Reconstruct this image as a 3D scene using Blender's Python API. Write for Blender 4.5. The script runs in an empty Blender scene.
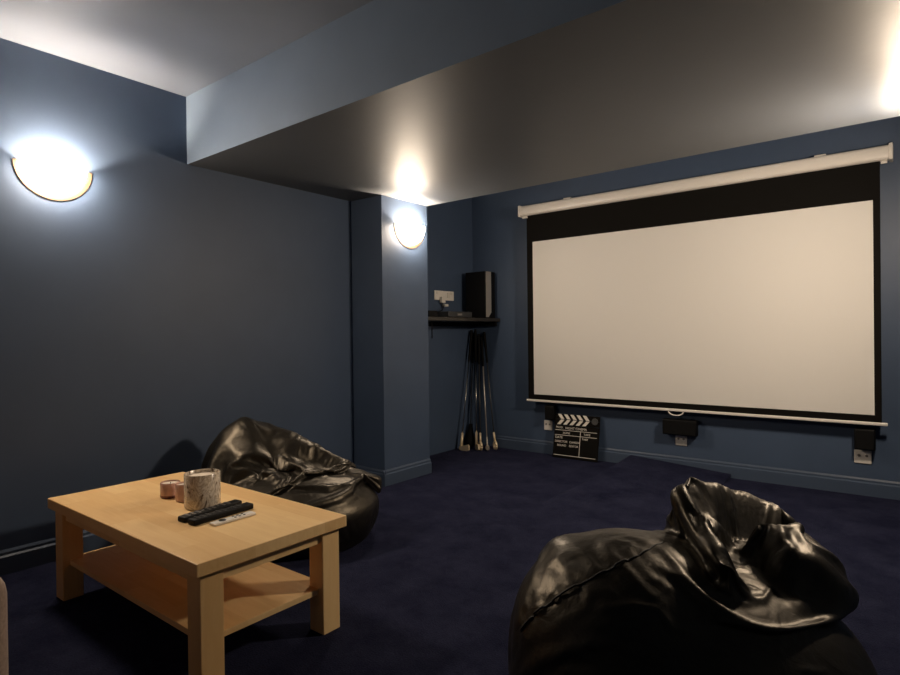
import bpy, bmesh, math, random
import numpy as np
from mathutils import Vector, Matrix, noise
from mathutils.kdtree import KDTree

random.seed(7)
C = bpy.context.scene.collection
PI = math.pi

# ------------------------------------------------------------------ room measures (metres, camera stands at x=0, y=0)
XL, XP, XA = -3.511, -3.173, -3.616      # left wall, pier face, alcove wall
YB, Y1, Y2, YW = 1.845, 3.190, 3.721, 4.968   # beam front, pier front, pier back, back wall
ZL, ZU = 2.2185, 2.6335                  # dropped ceiling, upper ceiling
XR, XPR, YF = 0.45, 0.06, -1.25          # right wall, right pier face, wall behind the camera
TT = 0.4416                              # table top height

# ------------------------------------------------------------------ helpers
def obj(name, bm, mat, parent=None, smooth=False, loc=None, auto=None):
    me = bpy.data.meshes.new(name)
    bmesh.ops.recalc_face_normals(bm, faces=bm.faces[:])
    bm.to_mesh(me); bm.free()
    if mat is not None:
        if isinstance(mat, (list, tuple)):
            for m in mat: me.materials.append(m)
        else:
            me.materials.append(mat)
    if smooth or auto:
        for p in me.polygons: p.use_smooth = True
        if auto:
            try: me.set_sharp_from_angle(angle=math.radians(auto))
            except Exception: pass
    o = bpy.data.objects.new(name, me); C.objects.link(o)
    if parent is not None: o.parent = parent
    if loc is not None: o.location = loc
    return o

def thing(name, label, cat, loc=(0, 0, 0), rotz=0.0, group=None):
    o = bpy.data.objects.new(name, None); C.objects.link(o)
    o.empty_display_size = 0.05
    o.location = loc; o.rotation_euler = (0, 0, rotz)
    o['label'] = label; o['category'] = cat
    if group: o['group'] = group
    return o

def tag(o, label, cat, group=None, kind=None):
    o['label'] = label; o['category'] = cat
    if group: o['group'] = group
    if kind: o['kind'] = kind
    return o

def struct(name, bm, mat, label=None, **k):
    o = obj(name, bm, mat, **k); o['kind'] = 'structure'
    if label: o['label'] = label
    return o

def dup(root, label=None, loc=None, rotz=None, group=None):
    r = root.copy(); C.objects.link(r)
    if loc is not None: r.location = loc
    if rotz is not None: r.rotation_euler = (0, 0, rotz)
    if label: r['label'] = label
    if group: r['group'] = group
    for ch in list(root.children):
        c = ch.copy(); C.objects.link(c); c.parent = r
        for g in list(ch.children):
            d = g.copy(); C.objects.link(d); d.parent = c
    return r

def box(bm, x0, x1, y0, y1, z0, z1, bevel=0.0, seg=2, M=None):
    before = set(bm.verts)
    r = bmesh.ops.create_cube(bm, size=1.0)
    vs = r['verts']
    for v in vs:
        v.co = Vector((x0 + (v.co.x + .5) * (x1 - x0), y0 + (v.co.y + .5) * (y1 - y0), z0 + (v.co.z + .5) * (z1 - z0)))
    if bevel > 0:
        es = list({e for v in vs for e in v.link_edges})
        bmesh.ops.bevel(bm, geom=es, offset=bevel, segments=seg, affect='EDGES', profile=0.5)
    new = [v for v in bm.verts if v not in before]
    if M is not None:
        for v in new: v.co = M @ v.co
    return new

def tube(bm, pts, rad, n=12, caps=True):
    """round bar through the points; rad is one radius or one per point"""
    pts = [Vector(p) for p in pts]
    if not isinstance(rad, (list, tuple)): rad = [rad] * len(pts)
    rings = []
    up = None
    for i, p in enumerate(pts):
        if i == 0: t = pts[1] - p
        elif i == len(pts) - 1: t = p - pts[i - 1]
        else: t = (pts[i + 1] - p).normalized() + (p - pts[i - 1]).normalized()
        t.normalize()
        if up is None:
            a = Vector((0, 0, 1)) if abs(t.z) < .9 else Vector((1, 0, 0))
            up = t.cross(a).normalized()
        else:
            up = (up - t * up.dot(t)).normalized()
        w = t.cross(up)
        rings.append([bm.verts.new(p + (up * math.cos(2 * PI * k / n) + w * math.sin(2 * PI * k / n)) * rad[i]) for k in range(n)])
    for a, b in zip(rings[:-1], rings[1:]):
        for k in range(n):
            bm.faces.new((a[k], a[(k + 1) % n], b[(k + 1) % n], b[k]))
    if caps:
        bm.faces.new(rings[0][::-1]); bm.faces.new(rings[-1])

def lathe(bm, prof, n=40, M=None):
    """revolve (r, z) pairs about z"""
    rings = []
    for r, z in prof:
        if r < 1e-6:
            rings.append([bm.verts.new((0, 0, z))])
        else:
            rings.append([bm.verts.new((r * math.cos(2 * PI * k / n), r * math.sin(2 * PI * k / n), z)) for k in range(n)])
    for a, b in zip(rings[:-1], rings[1:]):
        for k in range(n):
            k2 = (k + 1) % n
            if len(a) == 1 and len(b) == 1: continue
            if len(a) == 1: bm.faces.new((a[0], b[k2], b[k]))
            elif len(b) == 1: bm.faces.new((a[k], a[k2], b[0]))
            else: bm.faces.new((a[k], a[k2], b[k2], b[k]))
    if M is not None:
        for ring in rings:
            for v in ring: v.co = M @ v.co

def prism(bm, poly, t, M=None):
    """polygon (x, y) extruded from z=0 to z=t"""
    a = [bm.verts.new((x, y, 0)) for x, y in poly]
    b = [bm.verts.new((x, y, t)) for x, y in poly]
    bm.faces.new(a[::-1]); bm.faces.new(b)
    n = len(poly)
    for i in range(n):
        bm.faces.new((a[i], a[(i + 1) % n], b[(i + 1) % n], b[i]))
    if M is not None:
        for v in a + b: v.co = M @ v.co

def sweep(bm, prof, p0, p1, out):
    """skirting: profile (offset from wall, height) swept from p0 to p1; out = horizontal unit vector off the wall"""
    rows = []
    for p in (p0, p1):
        rows.append([bm.verts.new(Vector(p) + Vector(out) * o + Vector((0, 0, z))) for o, z in prof])
    n = len(prof)
    for i in range(n):
        bm.faces.new((rows[0][i], rows[0][(i + 1) % n], rows[1][(i + 1) % n], rows[1][i]))
    bm.faces.new(rows[0]); bm.faces.new(rows[1][::-1])

# ------------------------------------------------------------------ materials
def mat(name, base, rough=.5, metal=0.0, spec=.5, noise_amt=0.0, noise_scale=6.0, bump=0.0, bump_scale=200.0, bump_dist=.002,
        emit=None, emit_s=0.0, col2=None, sheen=0.0, coat=0.0, rough_var=0.0):
    m = bpy.data.materials.new(name); m.use_nodes = True
    nt = m.node_tree; N = nt.nodes; L = nt.links
    b = N['Principled BSDF']
    b.inputs['Base Color'].default_value = (*base, 1)
    b.inputs['Roughness'].default_value = rough
    b.inputs['Metallic'].default_value = metal
    b.inputs['Specular IOR Level'].default_value = spec
    if sheen: b.inputs['Sheen Weight'].default_value = sheen
    if coat: b.inputs['Coat Weight'].default_value = coat
    tc = N.new('ShaderNodeTexCoord')
    if noise_amt > 0 or col2 is not None:
        nz = N.new('ShaderNodeTexNoise'); nz.inputs['Scale'].default_value = noise_scale; nz.inputs['Detail'].default_value = 6
        L.new(tc.outputs['Object'], nz.inputs['Vector'])
        mx = N.new('ShaderNodeMix'); mx.data_type = 'RGBA'
        c2 = col2 if col2 is not None else tuple(min(1, c * (1 + noise_amt)) for c in base)
        c1 = base if col2 is not None else tuple(c * (1 - noise_amt) for c in base)
        mx.inputs['A'].default_value = (*c1, 1); mx.inputs['B'].default_value = (*c2, 1)
        rp = N.new('ShaderNodeMapRange'); rp.inputs['From Min'].default_value = .3; rp.inputs['From Max'].default_value = .7
        L.new(nz.outputs['Fac'], rp.inputs['Value']); L.new(rp.outputs['Result'], mx.inputs['Factor'])
        L.new(mx.outputs['Result'], b.inputs['Base Color'])
        if rough_var:
            r2 = N.new('ShaderNodeMapRange'); r2.inputs['To Min'].default_value = rough - rough_var; r2.inputs['To Max'].default_value = rough + rough_var
            L.new(nz.outputs['Fac'], r2.inputs['Value']); L.new(r2.outputs['Result'], b.inputs['Roughness'])
    if bump > 0:
        n2 = N.new('ShaderNodeTexNoise'); n2.inputs['Scale'].default_value = bump_scale; n2.inputs['Detail'].default_value = 4
        L.new(tc.outputs['Object'], n2.inputs['Vector'])
        bp = N.new('ShaderNodeBump'); bp.inputs['Strength'].default_value = bump; bp.inputs['Distance'].default_value = bump_dist
        L.new(n2.outputs['Fac'], bp.inputs['Height']); L.new(bp.outputs['Normal'], b.inputs['Normal'])
    if emit is not None:
        b.inputs['Emission Color'].default_value = (*emit, 1); b.inputs['Emission Strength'].default_value = emit_s
    return m

M_wall = mat('navy_wall_paint', (.056, .086, .148), rough=.50, spec=.45, noise_amt=.06, noise_scale=3, bump=.10, bump_scale=60)
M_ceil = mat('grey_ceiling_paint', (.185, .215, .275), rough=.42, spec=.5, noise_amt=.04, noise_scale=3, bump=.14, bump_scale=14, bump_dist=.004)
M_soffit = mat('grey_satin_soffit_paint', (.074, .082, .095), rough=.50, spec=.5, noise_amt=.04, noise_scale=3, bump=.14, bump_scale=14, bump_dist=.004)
M_skirt = mat('navy_gloss_paint', (.055, .080, .130), rough=.48, spec=.4)
M_white = mat('white_enamel', (.78, .74, .69), rough=.35)
M_plate = mat('white_plastic', (.80, .76, .70), rough=.35)
M_screen = mat('matt_white_screen', (.73, .71, .68), rough=.95, spec=.1, bump=.05, bump_scale=400, bump_dist=.0005)
M_blackcloth = mat('black_screen_border', (.004, .0033, .0026), rough=.8, spec=.15)
M_black = mat('black_plastic', (.0022, .0022, .0026), rough=.55, spec=.2)
M_blackmat = mat('matt_black', (.003, .003, .0035), rough=.8, spec=.2)
M_dgrey = mat('charcoal_plastic', (.035, .036, .038), rough=.45, noise_amt=.2, noise_scale=30)
M_keys = mat('grey_rubber_keys', (.20, .19, .18), rough=.5)
M_silver = mat('brushed_silver', (.70, .64, .56), rough=.38, metal=.7)
M_chrome = mat('polished_steel', (.75, .70, .62), rough=.15, metal=1.0)
M_brass = mat('worn_brass', (.92, .76, .52), rough=.38, metal=.45)
M_shelf = mat('dark_shelf_wood', (.030, .026, .022), rough=.45, noise_amt=.3, noise_scale=12)
M_cream = mat('off_white_plastic', (.74, .70, .63), rough=.4)
M_wax = mat('cream_wax', (.80, .70, .58), rough=.5)
M_pink = mat('pink_glazed_glass', (.58, .36, .29), rough=.22, noise_amt=.12, noise_scale=40, coat=.3)
M_rose = mat('dark_rose_base', (.20, .070, .050), rough=.3)
M_wick = mat('burnt_wick', (.02, .015, .012), rough=.9)
M_sofa = mat('beige_woven_fabric', (.36, .26, .20), rough=.95, spec=.15, noise_amt=.2, noise_scale=120, bump=.5, bump_scale=500, sheen=.3)
M_chalk = mat('white_print', (.72, .68, .62), rough=.6)
M_clapper = mat('black_painted_board', (.004, .0035, .003), rough=.7, spec=.12)

def carpet_material():
    m = mat('navy_carpet', (.0120, .0120, .034), rough=1.0, spec=.05, sheen=.08)
    nt = m.node_tree; N = nt.nodes; L = nt.links; b = N['Principled BSDF']
    tc = N.new('ShaderNodeTexCoord')
    n1 = N.new('ShaderNodeTexNoise'); n1.inputs['Scale'].default_value = 4.5; n1.inputs['Detail'].default_value = 12; n1.inputs['Roughness'].default_value = .80
    n2 = N.new('ShaderNodeTexNoise'); n2.inputs['Scale'].default_value = 160; n2.inputs['Detail'].default_value = 3
    L.new(tc.outputs['Object'], n1.inputs['Vector']); L.new(tc.outputs['Object'], n2.inputs['Vector'])
    mr = N.new('ShaderNodeMapRange'); mr.inputs['From Min'].default_value = .35; mr.inputs['From Max'].default_value = .68
    L.new(n1.outputs['Fac'], mr.inputs['Value'])
    mx = N.new('ShaderNodeMix'); mx.data_type = 'RGBA'
    mx.inputs['A'].default_value = (.0042, .0056, .0180, 1); mx.inputs['B'].default_value = (.0210, .0240, .0500, 1)
    L.new(mr.outputs['Result'], mx.inputs['Factor'])
    m2 = N.new('ShaderNodeMix'); m2.data_type = 'RGBA'; m2.blend_type = 'MULTIPLY'
    m2.inputs['Factor'].default_value = .7
    r2 = N.new('ShaderNodeMapRange'); r2.inputs['From Min'].default_value = .3; r2.inputs['From Max'].default_value = .7
    r2.inputs['To Min'].default_value = .45; r2.inputs['To Max'].default_value = 1.5
    L.new(n2.outputs['Fac'], r2.inputs['Value'])
    L.new(mx.outputs['Result'], m2.inputs['A']); L.new(r2.outputs['Result'], m2.inputs['B'])
    L.new(m2.outputs['Result'], b.inputs['Base Color'])
    b.inputs['Sheen Tint'].default_value = (.25, .25, .5, 1)
    bp = N.new('ShaderNodeBump'); bp.inputs['Strength'].default_value = .7; bp.inputs['Distance'].default_value = .006
    L.new(n2.outputs['Fac'], bp.inputs['Height']); L.new(bp.outputs['Normal'], b.inputs['Normal'])
    return m
M_carpet = carpet_material()

def wood_material(name, axis='X', light=(.94, .67, .34), dark=(.77, .48, .205), stave=(.42, .085)):
    """glued staves with grain running along the axis"""
    m = mat(name, light, rough=.42, spec=.45)
    nt = m.node_tree; N = nt.nodes; L = nt.links; b = N['Principled BSDF']
    tc = N.new('ShaderNodeTexCoord')
    mp = N.new('ShaderNodeMapping')
    if axis == 'X': pass
    elif axis == 'Y': mp.inputs['Rotation'].default_value = (0, 0, PI / 2)
    else: mp.inputs['Rotation'].default_value = (0, PI / 2, 0)
    L.new(tc.outputs['Object'], mp.inputs['Vector'])
    br = N.new('ShaderNodeTexBrick'); br.offset = .37; br.inputs['Scale'].default_value = 1
    br.inputs['Brick Width'].default_value = stave[0]; br.inputs['Row Height'].default_value = stave[1]
    br.inputs['Mortar Size'].default_value = .0005; br.inputs['Mortar'].default_value = (.30, .30, .30, 1)
    br.inputs['Color1'].default_value = (0, 0, 0, 1); br.inputs['Color2'].default_value = (1, 1, 1, 1); br.inputs['Bias'].default_value = 0
    L.new(mp.outputs['Vector'], br.inputs['Vector'])
    st = N.new('ShaderNodeMapping'); st.inputs['Scale'].default_value = (2.2, 26, 14)
    L.new(mp.outputs['Vector'], st.inputs['Vector'])
    ad = N.new('ShaderNodeVectorMath'); ad.operation = 'ADD'
    L.new(st.outputs['Vector'], ad.inputs[0])
    sc = N.new('ShaderNodeVectorMath'); sc.operation = 'SCALE'; sc.inputs['Scale'].default_value = 7.0
    L.new(br.outputs['Color'], sc.inputs[0]); L.new(sc.outputs['Vector'], ad.inputs[1])
    g = N.new('ShaderNodeTexNoise'); g.inputs['Scale'].default_value = 1.6; g.inputs['Detail'].default_value = 6; g.inputs['Distortion'].default_value = .8
    L.new(ad.outputs['Vector'], g.inputs['Vector'])
    m1 = N.new('ShaderNodeMath'); m1.operation = 'MULTIPLY'; m1.inputs[1].default_value = .80
    sep = N.new('ShaderNodeSeparateColor'); L.new(br.outputs['Color'], sep.inputs['Color'])
    L.new(sep.outputs['Red'], m1.inputs[0])
    m2 = N.new('ShaderNodeMath'); m2.operation = 'MULTIPLY_ADD'; m2.inputs[1].default_value = .9
    L.new(g.outputs['Fac'], m2.inputs[0]); L.new(m1.outputs['Value'], m2.inputs[2])
    mr = N.new('ShaderNodeMapRange'); mr.inputs['From Min'].default_value = .25; mr.inputs['From Max'].default_value = 1.25
    L.new(m2.outputs['Value'], mr.inputs['Value'])
    mx = N.new('ShaderNodeMix'); mx.data_type = 'RGBA'
    mx.inputs['A'].default_value = (*light, 1); mx.inputs['B'].default_value = (*dark, 1)
    L.new(mr.outputs['Result'], mx.inputs['Factor'])
    L.new(mx.outputs['Result'], b.inputs['Base Color'])
    bp = N.new('ShaderNodeBump'); bp.inputs['Strength'].default_value = .12; bp.inputs['Distance'].default_value = .001
    L.new(g.outputs['Fac'], bp.inputs['Height']); L.new(bp.outputs['Normal'], b.inputs['Normal'])
    return m
M_wood_x = wood_material('golden_wood_top', 'X', stave=(.46, .10))
M_wood_y = wood_material('golden_wood_rail', 'Y', stave=(.9, .2))
M_wood_z = wood_material('golden_wood_leg', 'Z', stave=(.9, .2))

def leather_material():
    m = mat('black_leather', (.0050, .0045, .0040), rough=.40, spec=.68)
    nt = m.node_tree; N = nt.nodes; L = nt.links; b = N['Principled BSDF']
    b.inputs['Specular Tint'].default_value = (1.0, .86, .66, 1)
    tc = N.new('ShaderNodeTexCoord')
    n1 = N.new('ShaderNodeTexNoise'); n1.inputs['Scale'].default_value = 14; n1.inputs['Detail'].default_value = 5; n1.inputs['Distortion'].default_value = .6
    v = N.new('ShaderNodeTexVoronoi'); v.inputs['Scale'].default_value = 260
    L.new(tc.outputs['Object'], n1.inputs['Vector']); L.new(tc.outputs['Object'], v.inputs['Vector'])
    b1 = N.new('ShaderNodeBump'); b1.inputs['Strength'].default_value = .35; b1.inputs['Distance'].default_value = .012
    b2 = N.new('ShaderNodeBump'); b2.inputs['Strength'].default_value = .12; b2.inputs['Distance'].default_value = .001
    L.new(n1.outputs['Fac'], b1.inputs['Height']); L.new(v.outputs['Distance'], b2.inputs['Height'])
    L.new(b1.outputs['Normal'], b2.inputs['Normal']); L.new(b2.outputs['Normal'], b.inputs['Normal'])
    return m
M_leather = leather_material()
M_seam = mat('black_seam', (.004, .0035, .003), rough=.6)

def marble_material():
    m = mat('marbled_glass', (.5, .4, .3), rough=.22, coat=.4)
    nt = m.node_tree; N = nt.nodes; L = nt.links; b = N['Principled BSDF']
    tc = N.new('ShaderNodeTexCoord')
    mp = N.new('ShaderNodeMapping'); mp.inputs['Rotation'].default_value = (.5, .6, .2); mp.inputs['Scale'].default_value = (1, 1, .55)
    L.new(tc.outputs['Object'], mp.inputs['Vector'])
    nz = N.new('ShaderNodeTexNoise'); nz.inputs['Scale'].default_value = 24; nz.inputs['Detail'].default_value = 7; nz.inputs['Distortion'].default_value = 2.2
    L.new(mp.outputs['Vector'], nz.inputs['Vector'])
    cr = N.new('ShaderNodeValToRGB')
    cr.color_ramp.elements[0].position = .34; cr.color_ramp.elements[0].color = (.16, .10, .06, 1)
    cr.color_ramp.elements[1].position = .66; cr.color_ramp.elements[1].color = (.86, .78, .66, 1)
    e = cr.color_ramp.elements.new(.44); e.color = (.62, .53, .42, 1)
    e = cr.color_ramp.elements.new(.52); e.color = (.82, .74, .63, 1)
    e = cr.color_ramp.elements.new(.58); e.color = (.50, .40, .29, 1)
    L.new(nz.outputs['Fac'], cr.inputs['Fac']); L.new(cr.outputs['Color'], b.inputs['Base Color'])
    return m
M_marble = marble_material()

LAMP_COL = (1.0, .81, .60)
M_opal = mat('opal_glass', (.85, .80, .72), rough=.4)
M_lamprim = mat('cream_lamp_rim', (.105, .066, .038), rough=.5)

# ------------------------------------------------------------------ room shell
def floor_z(x, y):
    """carpet rises in a shallow ramp against the wall below the screen"""
    left = -1.93 + .0 * y
    if x < left - .06 or x > -1.13 or y < 3.45: return 0.0
    y0 = 3.45 + max(0, x - left) / .8 * 1.25
    if y < y0: return 0.0
    t = (y - y0) / (YW - y0)
    edge = min(1, max(0, (x - (left - .06)) / .06))
    hgt = .088 + (x - left) / .8 * (-.055)
    return max(0, hgt * t * edge)

bm = bmesh.new()
xs = sorted(set([XA - .12, -3.4, -3.2] + [round(-3 + .1 * i, 3) for i in range(0, 10)] + [-1.99, -1.97, -1.95, -1.93, -1.91] + [round(-1.85 + .09 * i, 3) for i in range(0, 8)] + [-1.13, -1.1295, -.9, -.5, 0, XR + .1]))
ys_ = [YF - .1, 0, 1, 2, 3, 3.3, 3.45] + [round(3.45 + .1012 * i, 4) for i in range(1, 15)] + [YW, YW + .1]
grid = [[bm.verts.new((x, y, floor_z(x, min(y, YW)))) for y in ys_] for x in xs]
for i in range(len(xs) - 1):
    for j in range(len(ys_) - 1):
        bm.faces.new((grid[i][j], grid[i + 1][j], grid[i + 1][j + 1], grid[i][j + 1]))
r = bmesh.ops.extrude_face_region(bm, geom=bm.faces[:])
for v in r['geom']:
    if isinstance(v, bmesh.types.BMVert): v.co.z = -.1
struct('floor', bm, M_carpet, 'dark navy fitted carpet with a low ramp below the screen')

T = .12
bm = bmesh.new(); box(bm, XL - T, XL, YF - T, Y1 + .02, 0, ZU); struct('wall_left', bm, M_wall, 'navy wall on the left behind the coffee table')
bm = bmesh.new(); box(bm, XA - T - .3, XA, Y2 - .02, YW + T, 0, ZU); struct('wall_alcove', bm, M_wall, 'navy side wall of the corner alcove')
bm = bmesh.new(); box(bm, XA - T, XP, Y1, Y2, 0, ZL + .02); struct('wall_pier_left', bm, M_wall, 'navy wall pier carrying the small lamp')
bm = bmesh.new(); box(bm, XA - T, XR + T, YW, YW + T, 0, ZU); struct('wall_back', bm, M_wall, 'navy wall behind the projector screen')
bm = bmesh.new(); box(bm, XR, XR + T, YF - T, YW + T, 0, ZU); struct('wall_right', bm, M_wall)
bm = bmesh.new(); box(bm, XPR, XR + .02, Y1, Y2, 0, ZL + .02); struct('wall_pier_right', bm, M_wall)
bm = bmesh.new(); box(bm, XL - T, XR + T, YF - T, YF, 0, ZU); struct('wall_front', bm, M_wall)
bm = bmesh.new(); box(bm, XA - .5, XR + T, YF - T, YW + T, ZU, ZU + .1); struct('ceiling', bm, M_ceil, 'higher grey ceiling above the large wall lamp')
# dropped part: painted beam face in navy, underside in ceiling paint
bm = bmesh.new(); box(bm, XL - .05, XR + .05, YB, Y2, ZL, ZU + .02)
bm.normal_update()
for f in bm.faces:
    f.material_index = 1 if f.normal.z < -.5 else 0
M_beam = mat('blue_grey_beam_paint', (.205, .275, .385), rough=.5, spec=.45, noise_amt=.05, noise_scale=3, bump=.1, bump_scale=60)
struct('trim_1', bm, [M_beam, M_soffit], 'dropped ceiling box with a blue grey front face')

SK = [(0, 0), (.020, 0), (.020, .086), (.010, .094), (.010, .107), (.002, .119), (0, .119)]
def skirt(name, p0, p1, out, label=None):
    bm = bmesh.new(); sweep(bm, SK, p0, p1, out); struct(name, bm, M_skirt, label)
skirt('baseboard_left', (XL, YF, 0), (XL, Y1, 0), (1, 0, 0), 'navy moulded skirting along the left wall')
bm = bmesh.new(); sweep(bm, SK, (XP, Y1 - .018, 0), (XP, Y2, 0), (1, 0, 0)); sweep(bm, SK, (XL, Y1, 0), (XP + .018, Y1, 0), (0, -1, 0))
struct('baseboard_pier', bm, M_skirt, 'navy moulded skirting round the lamp pier')
skirt('baseboard_back', (XA + .28, YW, 0), (XR, YW, 0), (0, -1, 0), 'navy moulded skirting below the projector screen')
skirt('baseboard_right', (XR, YF, 0), (XR, Y1, 0), (-1, 0, 0))

# ------------------------------------------------------------------ wall lamps: half-round opal bowls, open at the top
def lit_glass(strength):
    return mat('lit_opal_glass', (.9, .85, .75), rough=.4, emit=(1.0, .81, .61), emit_s=strength)

def wall_lamp(label, loc, rotz, watts, glass):
    """faces local +x; top edge at local z=0"""
    t = thing('wall_lamp', label, 'lamp', loc, rotz, 'half-round wall lamps')
    R, D, n = .180, .005, 40
    bm = bmesh.new()                                  # flat half-disc rim
    ring_o = [(R * math.cos(PI + PI * k / n), R * .98 * math.sin(PI + PI * k / n)) for k in range(n + 1)]
    ring_i = [(.142 * math.cos(PI + PI * k / n), .142 * .98 * math.sin(PI + PI * k / n)) for k in range(n + 1)]
    poly = ring_o + ring_i[::-1]
    Mx = Matrix(((0, 0, 1, 0), (1, 0, 0, 0), (0, 1, 0, 0), (0, 0, 0, 1)))
    prism(bm, poly, D, Mx)
    obj('rim', bm, M_lamprim, t)
    bm = bmesh.new()                                  # bowl: quarter ellipsoid with wall thickness
    rows = []
    for (a, d) in ((.150, .095), (.145, .090)):
        g = []
        for i in range(21):
            ph = PI + PI * i / 20
            row = []
            for j in range(11):
                th = (PI / 2) * j / 10                # 0 at the wall, pi/2 at the nose
                row.append(bm.verts.new((.004 + d * math.sin(th), a * math.cos(th) * math.cos(ph), a * .98 * math.cos(th) * math.sin(ph) if j < 10 else 0)))
            g.append(row)
        rows.append(g)
    for gi, g in enumerate(rows):
        for i in range(20):
            for j in range(10):
                q = (g[i][j], g[i + 1][j], g[i + 1][j + 1], g[i][j + 1])
                bm.faces.new(q if gi == 0 else q[::-1])
    for j in range(10):                               # lip
        for i in (0, 20):
            bm.faces.new((rows[0][i][j], rows[0][i][j + 1], rows[1][i][j + 1], rows[1][i][j]))
    bmesh.ops.remove_doubles(bm, verts=bm.verts[:], dist=1e-5)
    gl = obj('glass_bowl', bm, [lit_glass(glass), M_opal], t, smooth=True)
    for p in gl.data.polygons:                        # the inner face only catches the bulb
        c = p.center; e = (c.x - .004) ** 2 / .0925 ** 2 + c.y ** 2 / .1475 ** 2 + c.z ** 2 / .1446 ** 2
        p.material_index = 0 if e > 1 else 1
    for s in (-1, 1):
        bm = bmesh.new(); tube(bm, [(D - .001, s * .146, -.062), (D + .004, s * .146, -.062)], .0045, 10)
        obj('screw', bm, M_dgrey, t)
    li = bpy.data.lights.new('bulb_light', 'POINT'); li.energy = watts; li.color = LAMP_COL; li.shadow_soft_size = .022
    lo = bpy.data.objects.new('bulb_light', li); C.objects.link(lo); lo.parent = t; lo.location = (.056, 0, -.072)
    return t
wall_lamp('large half-round wall lamp glowing on the wall left of the ceiling drop', (XL, 1.128, 2.050), 0, 12, 32)
wall_lamp('half-round wall lamp glowing high on the navy pier left of the screen', (XP, 3.505, 2.020), 0, 11, 24)
wall_lamp('half-round wall lamp on the pier right of the screen', (XPR, 3.455, 2.020), PI, 9, 56)

# ------------------------------------------------------------------ projector screen
SX0, SX1, SZ0, SZ1 = -2.8353, -.2106, .5716, 2.0185
t = thing('projector_screen', 'wide pull-down projector screen with black borders and white roller case', 'screen', ((SX0 + SX1) / 2, YW, 0))
ox = (SX0 + SX1) / 2
YS = 4.868 - YW
bm = bmesh.new()                                       # rounded roller case
cx0, cx1 = -2.962 - ox, -.112 - ox
sec = []
for k in range(24):
    a = 2 * PI * k / 24
    sec.append((YS + .012 + .046 * math.copysign(abs(math.cos(a)) ** .6, math.cos(a)), 2.322 + .050 * math.copysign(abs(math.sin(a)) ** .6, math.sin(a))))
A = [bm.verts.new((cx0, y, z)) for y, z in sec]; B = [bm.verts.new((cx1, y, z)) for y, z in sec]
for k in range(24): bm.faces.new((A[k], A[(k + 1) % 24], B[(k + 1) % 24], B[k]))
bm.faces.new(A); bm.faces.new(B[::-1])
obj('roller_case', bm, M_white, t, auto=40)
for s, x in ((0, cx0), (1, cx1)):
    bm = bmesh.new(); box(bm, x - .012, x + .012, YS - .040, YS + .064, 2.268, 2.376, .006)
    obj('end_cap', bm, M_white, t)
    bm = bmesh.new(); tube(bm, [(x + (.02 if s == 0 else -.02), YS, 2.262), (x + (.075 if s == 0 else -.055), YS, 2.262)], .010, 10)
    obj('roller_pin', bm, M_white, t)
for x in (-2.478, -.512):
    bm = bmesh.new(); box(bm, x - ox - .035, x - ox + .035, YS + .005, 0, 2.370, 2.386, .003)
    obj('bracket', bm, M_white, t)
bm = bmesh.new(); box(bm, -2.899 - ox, -.171 - ox, YS - .0008, YS + .0008, .515, 2.28); obj('black_border', bm, M_blackcloth, t)
bm = bmesh.new(); box(bm, SX0 - ox, SX1 - ox, YS - .0024, YS - .0009, SZ0, SZ1); obj('screen_cloth', bm, M_screen, t)
bm = bmesh.new(); box(bm, -2.917 - ox, -.139 - ox, YS - .012, YS + .012, .502, .524, .006, 3); obj('bottom_bar', bm, M_white, t, auto=40)
bm = bmesh.new(); tube(bm, [(-1.519 - ox + .058 * math.cos(PI + PI * k / 14), YS - .004, .500 + .030 * math.sin(PI + PI * k / 14)) for k in range(15)], .0052, 8)
obj('pull_handle', bm, M_white, t, smooth=True)

# ------------------------------------------------------------------ three front speakers on the wall below the screen, each above a cable plate
def speaker(label, x, z0, z1, w, dpt):
    t = thing('wall_speaker', label, 'speaker', (x, YW, z0), 0, 'black speakers under the screen')
    bm = bmesh.new(); box(bm, -w / 2, w / 2, -dpt, -.018, 0, z1 - z0, .010, 3); obj('cabinet', bm, M_black, t, auto=40)
    bm = bmesh.new(); box(bm, -w / 2 + .008, w / 2 - .008, -dpt - .008, -dpt + .001, .008, z1 - z0 - .008, .004); obj('grille', bm, M_blackmat, t)
    bm = bmesh.new(); box(bm, -.02, .02, -.02, 0, .03, z1 - z0 - .02, .003); obj('wall_bracket', bm, M_black, t)
speaker('small black speaker on the wall above the clapperboard', -2.690, .335, .470, .095, .085)
speaker('wide black centre speaker below the pull handle of the screen', -1.502, .305, .434, .270, .085)
speaker('small black speaker below the right end of the screen', -.268, .325, .470, .120, .085)

def plate(label, x, z, w, h_):
    t = thing('cable_plate', label, 'wall plate', (x, YW, z), 0, 'white cable plates under the screen')
    bm = bmesh.new(); box(bm, -w / 2, w / 2, -.010, 0, -h_ / 2, h_ / 2, .004); obj('faceplate', bm, M_plate, t)
    for s in (-1, 1):
        bm = bmesh.new(); tube(bm, [(s * w * .22, -.009, .010), (s * w * .22, -.014, .010)], .009, 12); obj('terminal', bm, M_keys, t)
plate('white cable plate behind the left edge of the clapperboard', -2.742, .272, .086, .092)
plate('white cable plate under the wide centre speaker', -1.508, .258, .092, .092)
plate('white cable plate under the small speaker at the right', -.283, .266, .100, .092)

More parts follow.
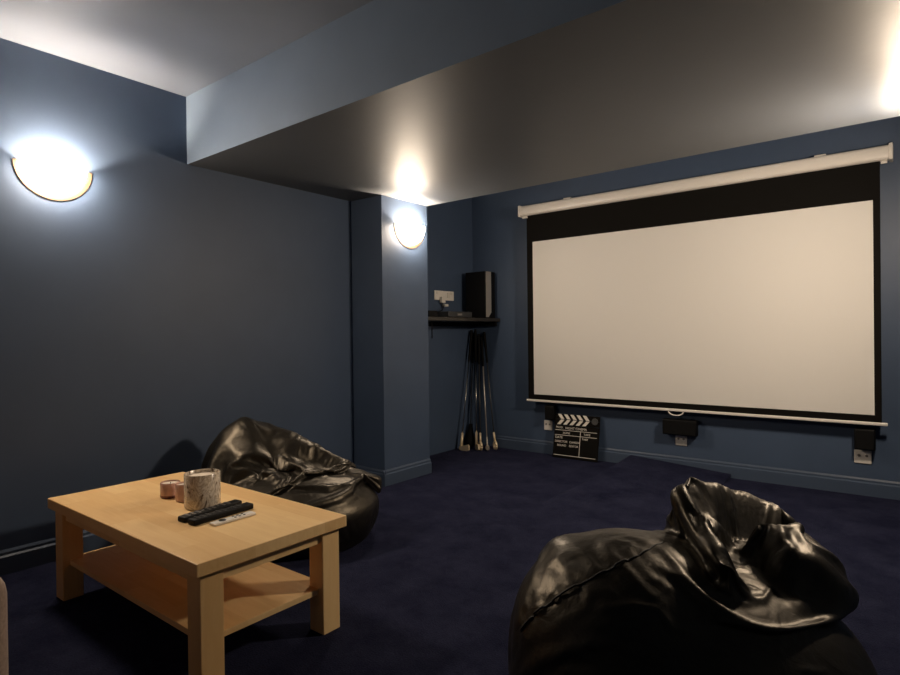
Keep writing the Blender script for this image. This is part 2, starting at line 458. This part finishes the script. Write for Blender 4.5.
# ------------------------------------------------------------------ clapperboard leaning on the wall
def text_mesh(s, size, x, z, y=0, bm=None):
    cu = bpy.data.curves.new('txt', 'FONT'); cu.body = s; cu.size = size; cu.extrude = .0004
    o = bpy.data.objects.new('txt', cu); C.objects.link(o)
    bpy.context.view_layer.update()
    me = bpy.data.meshes.new_from_object(o)
    Mx = Matrix(((1, 0, 0, x), (0, 0, -1, y), (0, 1, 0, z), (0, 0, 0, 1)))
    me.transform(Mx)
    bm.from_mesh(me)
    bpy.data.objects.remove(o); bpy.data.curves.remove(cu); bpy.data.meshes.remove(me)

cb = thing('clapperboard', 'black film clapperboard with white chevrons leaning on the skirting', 'clapperboard', (-2.420, YW - .115, .004))
cb.rotation_euler = (math.radians(-11), 0, math.radians(1.5))
W, H = .44, .40
bm = bmesh.new(); box(bm, -W / 2, W / 2, 0, .012, 0, .300, .002); obj('slate', bm, M_clapper, cb)
def stick(name, z0, z1, lean):
    bm = bmesh.new(); box(bm, -W / 2, W / 2, -.006, .012, z0, z1, .002); st = obj(name, bm, M_clapper, cb)
    bm = bmesh.new()
    hh = z1 - z0 - .004; w = .034; sh = .036
    for k in range(5):
        x = -W / 2 + .028 + k * .062
        a, b_ = (x, x + sh) if lean > 0 else (x + sh, x)
        prism(bm, [(a, z0 + .002), (a + w, z0 + .002), (b_ + w, z0 + .002 + hh), (b_, z0 + .002 + hh)], .0012, Matrix(((1, 0, 0, 0), (0, 0, -1, -.0062), (0, 1, 0, 0), (0, 0, 0, 1))))
    obj('stripes', bm, M_chalk, st)
stick('lower_clapstick', .302, .350, 1)
stick('upper_clapstick', .352, .400, -1)
bm = bmesh.new(); tube(bm, [(W / 2 - .045, -.012, .352), (W / 2 - .045, .014, .352)], .030, 20); obj('hinge', bm, M_dgrey, cb)
bm = bmesh.new()
for (x0, x1, z0, z1) in ((-.21, .20, .250, .254), (-.21, .20, .205, .209), (-.21, .20, .022, .027), (.040, .045, .022, .205), (.040, .045, .209, .250)):
    box(bm, x0, x1, -.0012, 0, z0, z1)
obj('ruled_lines', bm, M_chalk, cb)
for word, size, x, z in (('PROD.', .026, -.205, .268), ('NIGHT CINEMA', .030, -.110, .264), ('SCENE', .024, -.130, .220), ('TAKE', .026, .075, .220),
                         ('DATE', .030, -.205, .176), ('TAKE', .024, .060, .178), ('DIRECTOR', .026, -.205, .140), ('CAMERA', .026, -.060, .140),
                         ('SOUND', .026, -.180, .105), ('EDITOR', .026, -.060, .105)):
    bm = bmesh.new(); text_mesh(word, size, x, z, -.0006, bm); obj('lettering', bm, M_chalk, cb)

# ------------------------------------------------------------------ alcove shelf and what stands on it
SHZ = 1.305
t = thing('alcove_shelf', 'dark wooden shelf across the corner alcove', 'shelf', (XA, Y2, SHZ))
bm = bmesh.new(); box(bm, 0, .340, .004, YW - Y2 - .002, -.032, 0, .003); obj('board', bm, M_shelf, t)
bm = bmesh.new(); box(bm, 0, .300, YW - Y2 - .034, YW - Y2 - .002, -.075, -.032, .002); obj('batten', bm, M_blackmat, t)
bm = bmesh.new(); box(bm, 0, .032, .004, YW - Y2 - .034, -.075, -.032, .002); obj('batten', bm, M_blackmat, t)

t = thing('tower_speaker', 'tall black loudspeaker with silver strip on the alcove shelf', 'speaker', (-3.425, 4.835, SHZ))
bm = bmesh.new(); box(bm, -.125, .121, -.085, .085, 0, .465, .006); obj('cabinet', bm, M_black, t)
bm = bmesh.new(); prism(bm, [(-.080, .012), (-.076, .462), (.006, .462), (.006, .060), (-.040, .012)], .006, Matrix(((0, 0, 1, .1205), (1, 0, 0, 0), (0, 1, 0, 0), (0, 0, 0, 1)))); obj('silver_strip', bm, M_silver, t)

t = thing('set_top_box', 'flat charcoal media box on the alcove shelf under the socket', 'media box', (-3.455, 4.395, SHZ))
bm = bmesh.new(); box(bm, -.11, .11, -.185, .185, .006, .058, .005); obj('body', bm, M_dgrey, t)
bm = bmesh.new(); box(bm, .108, .113, -.05, .02, .022, .040, .001); obj('display', bm, M_keys, t)
for x in (-.08, .08):
    for y in (-.15, .15):
        bm = bmesh.new(); tube(bm, [(x, y, 0), (x, y, .008)], .012, 10); obj('foot', bm, M_black, t)

bm = bmesh.new(); tube(bm, [(0, 0, -.034), (.003, 0, -.08), (0, .003, -.15), (-.006, .010, -.185), (-.012, .022, -.165)], .0045, 8)
tag(obj('cable', bm, M_black, None, smooth=True, loc=(-3.268, 3.880, SHZ)), 'short black cable hanging below the shelf beside the pier', 'cable')

t = thing('power_adapter', 'black power brick on the shelf beside the pier edge', 'power adapter', (-3.400, 3.990, SHZ))
bm = bmesh.new(); box(bm, -.05, .05, -.045, .075, 0, .058, .008, 3); obj('body', bm, M_black, t)

t = thing('wall_socket', 'white double socket above the alcove shelf', 'socket', (XA, 4.481, 1.530))
bm = bmesh.new(); box(bm, 0, .010, -.150, .150, -.046, .046, .004); fp = obj('faceplate', bm, M_plate, t)
for s in (-1, 1):
    bm = bmesh.new(); box(bm, .009, .013, s * .110 - .012, s * .110 + .012, .012, .036, .002); obj('rocker_switch', bm, M_cream, t)
bm = bmesh.new(); box(bm, .009, .016, .045, .085, -.02, .03, .002); obj('blanking_plug', bm, M_cream, t)
t = thing('plug', 'white plug hanging in the double socket above the media box', 'plug', (XA + .010, 4.425, 1.495))
bm = bmesh.new(); box(bm, 0, .040, -.027, .027, -.040, .022, .008, 3); obj('plug_body', bm, M_plate, t)
bm = bmesh.new(); box(bm, .010, .052, .000, .055, -.075, -.050, .006); obj('plug_tail', bm, M_plate, t)
bm = bmesh.new(); tube(bm, [(.02, 0, -.04), (.03, .004, -.075), (.04, -.03, -.11), (.05, -.10, -.13)], .005, 8); obj('flex', bm, M_black, t, smooth=True)

# ------------------------------------------------------------------ golf clubs leaning in the alcove corner
def golf_club(label, foot, top, blade_dir, kind, grip_m=M_blackmat, shaft_m=M_dgrey):
    f = Vector(foot); tp = Vector(top)
    t = thing('golf_club', label, 'golf club', f, 0, 'golf clubs in the alcove corner')
    d = tp - f; u = d.normalized()
    bm = bmesh.new(); tube(bm, [u * .10, d * .74], [.0060, .0075], 10); obj('shaft', bm, shaft_m, t, smooth=True)
    bm = bmesh.new(); tube(bm, [d * .73, d * .75, d * .98, d], [.0095, .0115, .0140, .0120], 12); obj('grip', bm, grip_m, t, auto=40)
    b = Vector(blade_dir).normalized()
    if kind == 'iron':
        bm = bmesh.new(); tube(bm, [u * .005 + Vector((0, 0, .012)), u * .17], [.0160, .0125], 12); obj('hosel', bm, M_brass, t, smooth=True)
        bm = bmesh.new()
        side = b.cross(Vector((0, 0, 1))).normalized()
        Mx = Matrix((( b.x, 0, side.x, 0), (b.y, 0, side.y, 0), (b.z, 1, side.z, 0), (0, 0, 0, 1)))
        prism(bm, [(-.014, .012), (.005, .002), (.085, .002), (.108, .014), (.106, .056), (.092, .066), (.012, .044), (-.012, .036)], .020, Matrix.Translation(-side * .007) @ Mx)
        obj('blade', bm, M_brass, t)
    elif kind == 'putter':
        bm = bmesh.new(); tube(bm, [u * .02 + Vector((0, 0, .010)), u * .06 + b * .006, u * .12], [.0090, .0085, .0075], 12); obj('hosel', bm, M_silver, t, smooth=True)
        bm = bmesh.new()
        a = b * .055; 
        tube(bm, [Vector((0, 0, .022)) - b * .03, Vector((0, 0, .022)), Vector((0, 0, .022)) + a, Vector((0, 0, .022)) + a * 1.5], [.014, .021, .021, .013], 14)
        obj('head', bm, M_silver, t, auto=40)
    elif kind == 'ring':
        bm = bmesh.new()
        c = Vector((0, 0, .040)); side = Vector((0, 0, 1))
        tube(bm, [c + (b * math.cos(a) + side * math.sin(a)) * .036 for a in [2 * PI * k / 20 for k in range(21)]], .0125, 12)
        tube(bm, [c + u * .035, u * .17], .0105, 12)
        obj('head', bm, M_brass, t, smooth=True)
    else:                                              # wood under a black head cover
        bm = bmesh.new(); lathe(bm, [(0, 0), (.035, .004), (.052, .03), (.055, .07), (.042, .12), (.026, .17), (.020, .22), (.023, .235), (.012, .236), (0, .236)], 20)
        rot = Vector((0, 0, 1)).rotation_difference(u).to_matrix().to_4x4()
        for v in bm.verts: v.co = rot @ v.co; v.co.z = max(v.co.z, .002)
        obj('head_cover', bm, M_blackmat, t, smooth=True)
golf_club('golf club with a bright brass blade nearest the pier', (-3.525, 4.610, .002), (-3.575, 4.880, 1.190), (1, -.05, 0), 'iron', shaft_m=M_chrome)
golf_club('golf club under a black head cover behind the brass iron', (-3.545, 4.790, .002), (-3.598, 4.940, 1.165), (1, 0, 0), 'cover')
golf_club('golf club with an upright silver head in the middle of the alcove clubs', (-3.430, 4.745, .002), (-3.563, 4.930, 1.195), (.75, -.65, 0), 'iron', shaft_m=M_chrome)
golf_club('golf club with a ring-shaped brass head second from the right in the alcove', (-3.365, 4.720, .002), (-3.530, 4.942, 1.150), (.8, -.6, 0), 'ring')
golf_club('thin golf club with a small dark putter head', (-3.330, 4.790, .002), (-3.497, 4.945, 1.120), (.6, -.8, 0), 'putter', shaft_m=M_silver)
golf_club('golf club with a rounded steel head farthest right in the alcove', (-3.270, 4.840, .002), (-3.462, 4.945, 1.170), (.8, -.6, 0), 'ring', shaft_m=M_dgrey)

# ------------------------------------------------------------------ coffee table
TX, TY, HX, HY, TA = -2.396, 1.242, .637, .310, .0055
ct = thing('coffee_table', 'low golden wooden coffee table with a lower shelf', 'table', (TX, TY, 0), TA)
bm = bmesh.new(); box(bm, -HX, HX, -HY, HY, TT - .044, TT, .003); obj('tabletop', bm, M_wood_x, ct)
LW, INS = .082, .022
for sx in (-1, 1):
    for sy in (-1, 1):
        x0 = sx * (HX - INS); x1 = sx * (HX - INS - LW); y0 = sy * (HY - INS); y1 = sy * (HY - INS - LW)
        bm = bmesh.new(); box(bm, min(x0, x1), max(x0, x1), min(y0, y1), max(y0, y1), 0, TT - .044, .003)
        obj('leg', bm, M_wood_z, ct)
for sy in (-1, 1):
    bm = bmesh.new(); y = sy * (HY - INS - .014); box(bm, -HX + INS + LW, HX - INS - LW, min(y, y - sy * .02), max(y, y - sy * .02), TT - .090, TT - .044, .001)
    obj('apron', bm, M_wood_x, ct)
for sx in (-1, 1):
    bm = bmesh.new(); x = sx * (HX - INS - .014); box(bm, min(x, x - sx * .02), max(x, x - sx * .02), -HY + INS + LW, HY - INS - LW, TT - .090, TT - .044, .001)
    obj('apron', bm, M_wood_y, ct)
bm = bmesh.new(); box(bm, -HX + INS + .030, HX - INS - .030, -HY + INS + .030, HY - INS - .030, .150, .172, .002); obj('lower_shelf', bm, M_wood_x, ct)

# things on the table
def jar(label, loc, r, hgt, glass, wick=True, group=None, base=None):
    t = thing('candle', label, 'candle', loc, 0, group)
    bm = bmesh.new(); w = max(.003, r * .05)
    lathe(bm, [(0, 0), (r * .93, 0), (r * .985, .004), (r, .012), (r, hgt - .002), (r - w * .5, hgt), (r - w, hgt - .002), (r - w, .012), (0, .012)], 44)
    j = obj('jar', bm, glass, t, auto=50)
    if base:
        bm = bmesh.new(); lathe(bm, [(0, .0005), (r * .96, .0005), (r + .0012, .006), (r + .0012, hgt * .16), (r + .0002, hgt * .18), (0, hgt * .18)], 44); obj('dark_base', bm, base, t, auto=50)
    bm = bmesh.new(); lathe(bm, [(0, .012), (r - w - .0003, .012), (r - w - .0003, hgt * .90), (r * .6, hgt * .885), (0, hgt * .88)], 40); obj('wax', bm, M_wax, t, smooth=True)
    if wick:
        bm = bmesh.new(); tube(bm, [(0, 0, hgt * .75), (.001, 0, hgt * .9), (.003, .001, hgt * 1.0)], .0014, 8); obj('wick', bm, M_wick, t)
    return t
jar('tall marbled candle jar beside the remote controls', (-2.347, 1.280, TT), .071, .142, M_marble, wick=False)
jar('small pink candle jar left of the marbled jar', (-2.606, 1.271, TT), .041, .066, M_pink, group='small pink candle jars', base=M_rose)
jar('small pink candle jar half hidden behind the marbled jar', (-2.496, 1.277, TT), .035, .075, M_pink, group='small pink candle jars')

def remote(name, label, a, b, w, h_, body, keys, lift=0.0, style='tv'):
    a = Vector(a); b = Vector(b); c = (a + b) / 2; L_ = (b - a).length
    t = thing(name, label, 'remote control', (c.x, c.y, TT + lift), math.atan2(b.y - a.y, b.x - a.x), 'remote controls on the coffee table')
    bm = bmesh.new(); box(bm, -L_ / 2, L_ / 2, -w / 2, w / 2, 0, h_, min(.005, h_ * .35), 3); obj('body', bm, body, t, auto=40)
    bm = bmesh.new()
    if style == 'tv':
        for i in range(9):
            for j in range(3):
                if i in (3, 6) and j != 1: continue
                x = -L_ / 2 + L_ * (.10 + .085 * i); y = (j - 1) * w * .27
                box(bm, x - L_ * .022, x + L_ * .022, y - w * .09, y + w * .09, h_ - .001, h_ + .0025, .001, 1)
        obj('keypad', bm, keys, t)
    else:
        tube(bm, [(-L_ * .26, 0, h_ - .001), (-L_ * .26, 0, h_ + .0012)], w * .34, 20); obj('control_pad', bm, keys, t)
        for i in range(3):
            for j in (-1, 1):
                bm = bmesh.new(); x = L_ * (.02 + .11 * i); tube(bm, [(x, j * w * .2, h_ - .001), (x, j * w * .2, h_ + .0012)], w * .12, 12); obj('button', bm, keys, t)
    return t
remote('remote_control', 'black remote control with grey keys touching the marbled jar', (-2.210, 1.117), (-2.245, 1.385), .046, .020, M_black, M_keys)
remote('remote_control', 'plain black remote control between the two others', (-2.142, 1.120), (-2.160, 1.385), .046, .022, M_black, M_dgrey)
remote('remote_control', 'slim white remote control with black buttons on the table', (-2.070, 1.165), (-2.078, 1.345), .040, .010, M_plate, M_black, style='stick')

# ------------------------------------------------------------------ sofa at the left edge, mostly outside the picture
sx1, sy1 = -1.665, .440
so = thing('sofa', 'beige fabric sofa arm at the left edge of the picture', 'sofa', (sx1, sy1, 0))
def soft_box(name, x0, x1, y0, y1, z0, z1, r, parent):
    bm = bmesh.new(); box(bm, x0, x1, y0, y1, z0, z1, r, 5); return obj(name, bm, M_sofa, parent, smooth=True)
soft_box('arm', -.22, 0, -.92, 0, .05, .605, .060, so)
soft_box('arm', -1.78, -1.56, -.92, 0, .05, .605, .060, so)
soft_box('base', -1.57, -.21, -.90, -.03, .05, .28, .03, so)
soft_box('backrest', -1.60, -.18, -.94, -.70, .06, .82, .07, so)
soft_box('seat_cushion', -.885, -.215, -.70, -.01, .27, .43, .05, so)
soft_box('seat_cushion', -1.565, -.895, -.70, -.01, .27, .43, .05, so)
for x in (-1.72, -.06):
    for y in (-.86, -.06):
        bm = bmesh.new(); tube(bm, [(x, y, 0), (x, y, .06)], [.018, .024], 12); obj('foot', bm, M_blackmat, so)

# ------------------------------------------------------------------ bean bags: slack leather settling over the filling (small cloth solver)
NSTEP, SUB = 120, 5
def ico_mesh(sub):
    bm = bmesh.new(); bmesh.ops.create_icosphere(bm, subdivisions=sub, radius=1.0)
    bm.verts.ensure_lookup_table(); bm.edges.ensure_lookup_table()
    V = np.array([v.co[:] for v in bm.verts]); F = np.array([[v.index for v in f.verts] for f in bm.faces])
    E_ = np.array([[v.index for v in e.verts] for e in bm.edges])
    Bd = []
    for e in bm.edges:
        o = [v.index for f in e.link_faces for v in f.verts if v not in e.verts]
        if len(o) == 2: Bd.append(o)
    bm.free()
    return V, F, E_, np.array(Bd)

def colour_edges(E_, n):
    """split the edges into sets that share no vertex, so that each set is solved at once"""
    used = [0] * n; col = []
    for a, b in E_.tolist():
        m = used[a] | used[b]; c = 0
        while m >> c & 1: c += 1
        used[a] |= 1 << c; used[b] |= 1 << c; col.append(c)
    col = np.array(col)
    return [np.where(col == c)[0] for c in range(col.max() + 1)]

def filling(parts, k):
    """smooth union of ellipsoids (centre, radii, turn about z) and rods (end, end, radius) as a signed distance"""
    prs = []
    for c, r, a in parts:
        if np.ndim(a) == 0 and np.ndim(r) == 1 and a > -9:
            ca, sa = math.cos(a), math.sin(a)
            prs.append((0, np.array(c), np.array(r), np.array([[ca, sa, 0], [-sa, ca, 0], [0, 0, 1]])))
        else:
            prs.append((1, np.array(c), np.array(r), -a - 10))
    def f(P):
        d = None
        for t_, c, r, x in prs:
            if t_ == 0:
                q = P - c; q = np.stack([q[:, 0] * x[i, 0] + q[:, 1] * x[i, 1] + q[:, 2] * x[i, 2] for i in range(3)], 1)
                k0 = np.sqrt(((q / r) ** 2).sum(1)) + 1e-9; k1 = np.sqrt(((q / r ** 2) ** 2).sum(1)) + 1e-9
                e = k0 * (k0 - 1) / k1
            else:
                ab = r - c; q = P - c; h = np.clip((q[:, 0] * ab[0] + q[:, 1] * ab[1] + q[:, 2] * ab[2]) / float((ab * ab).sum()), 0, 1)
                e = np.linalg.norm(P - c - h[:, None] * ab, axis=1) - x
            if d is None: d = e
            else:
                h = np.clip(.5 + .5 * (d - e) / k, 0, 1); d = d * (1 - h) + e * h - k * h * (1 - h)
        return d
    return f

def rods(pts, r):
    return [(a, b, -10 - r) for a, b in zip(pts[:-1], pts[1:])]

def bumpy(V, seed):
    """smooth pseudo-random vectors made of crossing sine waves"""
    rg = random.Random(seed); out = np.zeros_like(V)
    for n_, fr, am in ((14, 40, .22), (14, 95, .13)):
        for _ in range(n_):
            k = np.array([rg.gauss(0, 1) for _ in range(3)]); k *= fr * rg.uniform(.6, 1.4) / math.sqrt(float((k * k).sum()))
            d = np.array([rg.gauss(0, 1) for _ in range(3)]) * am
            out += np.sin(V[:, 0] * k[0] + V[:, 1] * k[1] + V[:, 2] * k[2] + rg.uniform(0, 6.28))[:, None] * d
    return np.round(out, 5)

def settle(V, E_, Bd, fill, steps, planes=(), start=None, bend=.25, iters=8, grav=9.8, seed=1, damp=.97, slack=None, grip=.35, rough=.02):
    """slack skin V falls onto the filling; returns the settled vertices"""
    n = len(V); rng = np.random.default_rng(seed)
    L0 = np.linalg.norm(V[E_[:, 0]] - V[E_[:, 1]], axis=1); LB = np.linalg.norm(V[Bd[:, 0]] - V[Bd[:, 1]], axis=1)
    if slack is not None:
        k = slack(V); k = np.round(k, 6); L0 *= (k[E_[:, 0]] + k[E_[:, 1]]) / 2; LB *= (k[Bd[:, 0]] + k[Bd[:, 1]]) / 2
    ce = colour_edges(E_, n); cb_ = colour_edges(Bd, n)
    se = [(E_[i, 0], E_[i, 1], L0[i]) for i in ce]; sb = [(Bd[i, 0], Bd[i, 1], LB[i]) for i in cb_]
    P = (V if start is None else start) + bumpy(V, seed) * rough; vel = np.zeros_like(P); dt = 1 / 90.
    for s in range(steps):
        vel[:, 2] -= grav * dt; vel *= damp
        Q = P + vel * dt
        for it in range(iters):
            for a, b, l in se:
                d = Q[b] - Q[a]; m = np.sqrt((d * d).sum(1)) + 1e-9
                w = ((m - l) / m * .5)[:, None] * d
                Q[a] += w; Q[b] -= w
            if it % 2 == 0:
                for a, b, l in sb:
                    d = Q[b] - Q[a]; m = np.sqrt((d * d).sum(1)) + 1e-9
                    w = ((m - l) / m * .5 * bend)[:, None] * d
                    Q[a] += w; Q[b] -= w
            if it % 2 == 1:
                d = fill(Q); i = np.where(d < 0)[0]
                if len(i):
                    q = Q[i]; e = 1e-3; g = np.stack([fill(q + np.eye(3)[k] * e) - fill(q - np.eye(3)[k] * e) for k in range(3)], 1)
                    g /= np.linalg.norm(g, axis=1)[:, None] + 1e-9
                    Q[i] = q - g * d[i][:, None]
                    Q[i] += (P[i] - Q[i]) * grip                    # grip on the filling
                    Q[i] -= g * np.minimum(fill(Q[i]), 0)[:, None]
                for (nx, ny, nz, dd) in planes:
                    h = Q[:, 0] * nx + Q[:, 1] * ny + Q[:, 2] * nz - dd; j = h < 0
                    Q[j] -= np.outer(h[j], (nx, ny, nz))
                    Q[j] += (P[j] - Q[j]) * .5
                Q[:, 2] = np.maximum(Q[:, 2], .004)
        vel = (Q - P) / dt; sp = np.linalg.norm(vel, axis=1); vel *= np.minimum(1, 3 / (sp + 1e-9))[:, None]
        P = Q
    return P

def bag_mesh(name, P, F, parent, material=None):
    me = bpy.data.meshes.new(name); me.from_pydata(P.tolist(), [], F.tolist()); me.update()
    for p in me.polygons: p.use_smooth = True
    me.materials.append(material or M_leather)
    o = bpy.data.objects.new(name, me); C.objects.link(o); o.parent = parent
    sm = o.modifiers.new('round', 'SUBSURF'); sm.levels = 1; sm.render_levels = 1
    return o

def wrap(f, centre, sph, far=1.2):
    """pull the unit sphere in onto the outermost surface of the filling"""
    c = np.array(centre); hi = np.full(len(sph), far); todo = np.ones(len(sph), bool)
    for r in np.arange(far, .05, -.02):
        d = f(c + sph[todo] * r); idx = np.where(todo)[0]; hit = d < 0
        hi[idx[hit]] = r; todo[idx[hit]] = False; hi[idx[~hit]] = r
        if not todo.any(): break
    lo = hi.copy(); up = hi + .02
    for _ in range(12):
        mid = (lo + up) / 2; d = f(c + sph * mid[:, None]); lo = np.where(d < 0, mid, lo); up = np.where(d < 0, up, mid)
    return c + sph * up[:, None]

def step01(x, a, b):
    t = np.clip((x - a) / (b - a), 0, 1); return t * t * (3 - 2 * t)

COARSE, FINE = ico_mesh(5), ico_mesh(6)

def slack_bag(fill, centre, slack, planes=(), seed=1, bend=.08, grav=3.0, steps=(110, 50), rough=.02, pleat=None):
    """coarse settling first, then the same skin at twice the resolution"""
    Vc, Fc, Ec, Bc = COARSE; Vf, Ff, Ef, Bf = FINE
    S = wrap(fill, centre, Vc); S[:, 2] = np.maximum(S[:, 2], .004)
    P = settle(S, Ec, Bc, fill, steps[0], planes, slack=slack, bend=bend, grip=.9, grav=grav, seed=seed, rough=rough)
    tree = KDTree(len(Vc))
    for i, v in enumerate(Vc): tree.insert(v, i)
    tree.balance()
    P2 = np.zeros((len(Vf), 3))
    for i, v in enumerate(Vf):
        near = tree.find_n(v, 3)
        if near[0][2] < 1e-5: P2[i] = P[near[0][1]]
        else: P2[i] = (P[near[0][1]] + P[near[1][1]]) / 2
    Sf = wrap(fill, centre, Vf); Sf[:, 2] = np.maximum(Sf[:, 2], .004)
    if pleat is not None: P2 = P2 + np.round(pleat(Sf), 5)
    return settle(Sf, Ef, Bf, fill, steps[1], planes, start=P2, slack=slack, bend=bend, grip=.9, grav=grav, seed=seed, rough=.003)

# near bag: local x = to the right across the view, y = away
nb = thing('bean_bag', 'large black leather bean bag slumped on the carpet in front of the screen', 'bean bag', (-.455, 1.80, 0), math.radians(38.34))
f_near = filling([((-.10, .02, .20), (.49, .37, .28), 0),
                  ((.10, .02, .17), (.31, .36, .24), 0),
                  ((-.25, .02, .29), (.335, .29, .27), .0),
                  ((-.40, .05, .45), (.085, .13, .090), .1),
                  ((-.27, .06, .43), (.17, .14, .105), .0),
                  ((-.12, .08, .42), (.14, .15, .110), .0),
                  ((.00, .14, .47), (.09, .09, .12), 0),
                  ((.13, .10, .40), (.16, .13, .09), 0),
                  ((.225, -.045, .450), (.095, .040, .075), -.1)]
                 + rods([(-.06, .10, .610), (-.004, .16, .620), (.08, .21, .598), (.18, .25, .575), (.245, .25, .555), (.285, .21, .535), (.295, .13, .508), (.28, .04, .495)], .030)
                 + rods([(-.06, .10, .610), (-.038, .02, .570), (-.025, -.06, .535), (-.022, -.12, .505)], .026)
                 + rods([(.15, -.02, .510), (.265, .0, .505), (.235, -.08, .405), (.165, -.12, .395)], .026)
                 + rods([(.117, .06, .530), (.156, .02, .532), (.222, .06, .540)], .022), .03)
slack_near = lambda V: 1.01 + .24 * step01(V[:, 2], .36, .50) * (.12 + .88 * step01(V[:, 0], -.16, -.04))
def pleat_near(S):
    w = np.exp(-((S[:, 0] + .30) / .16) ** 2) * step01(S[:, 2], .36, .48)
    return np.stack([0 * w, 0 * w, .006 * w * np.sin(S[:, 0] * 2 * PI / .055 + 6 * S[:, 1])], 1)
Pn = slack_bag(f_near, (.05, .05, .20), slack_near, pleat=pleat_near, seed=1)
cv = bag_mesh('cover', Pn, FINE[1], nb)
# stitched seam over the left shoulder, the leather gathered in short pleats along it
SEAM = [(-.15, -.007, .547), (-.248, -.098, .556), (-.326, -.131, .540), (-.397, -.145, .514), (-.462, -.140, .478), (-.515, -.134, .442), (-.556, -.099, .382), (-.580, -.065, .319)]
def catmull(pts, m):
    q = [np.array(p) for p in pts]; q = [2 * q[0] - q[1]] + q + [2 * q[-1] - q[-2]]; out = []
    for i in range(1, len(q) - 2):
        for t_ in np.linspace(0, 1, m, endpoint=False):
            a, b, c, d = q[i - 1:i + 3]
            out.append(.5 * (2 * b + (c - a) * t_ + (2 * a - 5 * b + 4 * c - d) * t_ ** 2 + (3 * b - a - 3 * c + d) * t_ ** 3))
    return np.array(out + [q[-2]])
SL = catmull(SEAM, 14)
arc = np.concatenate([[0], np.cumsum(np.linalg.norm(np.diff(SL, axis=0), axis=1))])
me = cv.data
co_ = np.array([v.co[:] for v in me.vertices]); no_ = np.array([v.normal[:] for v in me.vertices])
sel = np.where((co_[:, 0] < .0) & (co_[:, 2] > .22))[0]
dd = np.linalg.norm(co_[sel][:, None, :] - SL[None], axis=2); k_ = dd.argmin(1); dist = dd.min(1); s_ = arc[k_]
side = np.sign(((co_[sel] - SL[k_]) * np.array([0, 1, .6])).sum(1))          # +1 on the crown side
wob = np.array([noise.noise(Vector((x * 14, 0, 3))) for x in s_])
wave = np.abs(np.sin(PI * s_ / .043 + 1.6 * wob))
amp = np.where(side > 0, .0190 * np.exp(-(dist / .10) ** 2), .0100 * np.exp(-(dist / .05) ** 2)) * step01(s_, .02, .10)
amp *= .6 + .8 * np.array([abs(noise.noise(Vector((x * 23, 5, 1)))) for x in s_])
off = amp * (wave - .5) - .006 * np.exp(-(dist / .010) ** 2)
for i, o_ in zip(sel, off): me.vertices[i].co = co_[i] + no_[i] * o_
tr = KDTree(len(me.vertices))
for i, v in enumerate(me.vertices): tr.insert(v.co, i)
tr.balance()
bm = bmesh.new()
line = []
for p_ in SL:
    c_, i, d_ = tr.find(Vector(p_)); nrm = me.vertices[i].normal
    q_ = Vector(p_); q_ -= nrm * (q_ - c_).dot(nrm); line.append(q_ + nrm * .0005)
sm_ = [line[0]] + [(line[i - 1] + line[i] * 2 + line[i + 1]) / 4 for i in range(1, len(line) - 1)] + [line[-1]]
tube(bm, sm_, .0030, 8); obj('seam', bm, M_seam, nb, smooth=True)

# far bag against the left wall
fb = thing('bean_bag', 'crumpled black leather bean bag between the coffee table and the pier', 'bean bag', (-2.83, 2.05, 0), math.radians(38.34))
f_far = filling([((.03, -.02, .18), (.50, .42, .21), 0),
                 ((-.25, .06, .36), (.22, .18, .21), 0),
                 ((-.26, .09, .44), (.14, .12, .225), 0),
                 ((-.06, .10, .40), (.24, .11, .17), .0),
                 ((.02, .04, .28), (.36, .22, .12), 0)]
                + rods([(-.45, .05, .46), (-.37, .08, .575), (-.276, .12, .640), (-.164, .14, .610), (-.015, .14, .540), (.138, .12, .460), (.26, .10, .40), (.339, .08, .34)], .038)
                + rods([(-.352, .02, .560), (-.236, -.08, .455), (-.147, -.15, .375)], .024)
                + rods([(-.012, .02, .460), (.132, -.10, .382), (.27, -.10, .325), (.362, -.05, .320)], .024)
                + rods([(-.074, -.10, .40), (.021, -.20, .352), (.099, -.25, .305)], .022)
                + rods([(.371, .03, .345), (.425, .04, .380), (.475, .03, .355)], .026), .03)
cw, sw = math.cos(math.radians(38.34)), math.sin(math.radians(38.34))
Pf = slack_bag(f_far, (.02, .0, .22), lambda V: 1.02 + .32 * step01(V[:, 2], .26, .40), planes=[(cw, -sw, 0, XL + .02 - (-2.83))], seed=15)
bag_mesh('cover', Pf, FINE[1], fb)


# ------------------------------------------------------------------ camera
cam = bpy.data.cameras.new('camera'); co = bpy.data.objects.new('camera', cam); C.objects.link(co)
cam.sensor_fit = 'HORIZONTAL'; cam.sensor_width = 36.0; cam.lens = 586.57 * 36.0 / 900.0; cam.clip_start = .02
Rv = Vector((0.7843487, 0.62020549, -0.01192802)); Uv = Vector((0.00605009, 0.01157941, 0.99991465)); Fv = Vector((-0.62029067, 0.78435392, -0.00533))
m3 = Matrix((Rv, Uv, -Fv)).transposed()
co.matrix_world = Matrix.Translation((0, 0, 1.15)) @ m3.to_4x4()
bpy.context.scene.camera = co

# ------------------------------------------------------------------ world and colour
w = bpy.data.worlds.new('world'); bpy.context.scene.world = w; w.use_nodes = True
w.node_tree.nodes['Background'].inputs['Color'].default_value = (.5, .55, .7, 1)
w.node_tree.nodes['Background'].inputs['Strength'].default_value = .0
vs = bpy.context.scene.view_settings
vs.view_transform = 'Standard'; vs.look = 'None'; vs.gamma = 1.0; vs.use_curve_mapping = False
vs.exposure = 2.42
bpy.context.scene.display_settings.display_device = 'sRGB'
try:
    cy = bpy.context.scene.cycles
    cy.max_bounces = 8; cy.diffuse_bounces = 5; cy.sample_clamp_indirect = 6.0
except Exception: pass
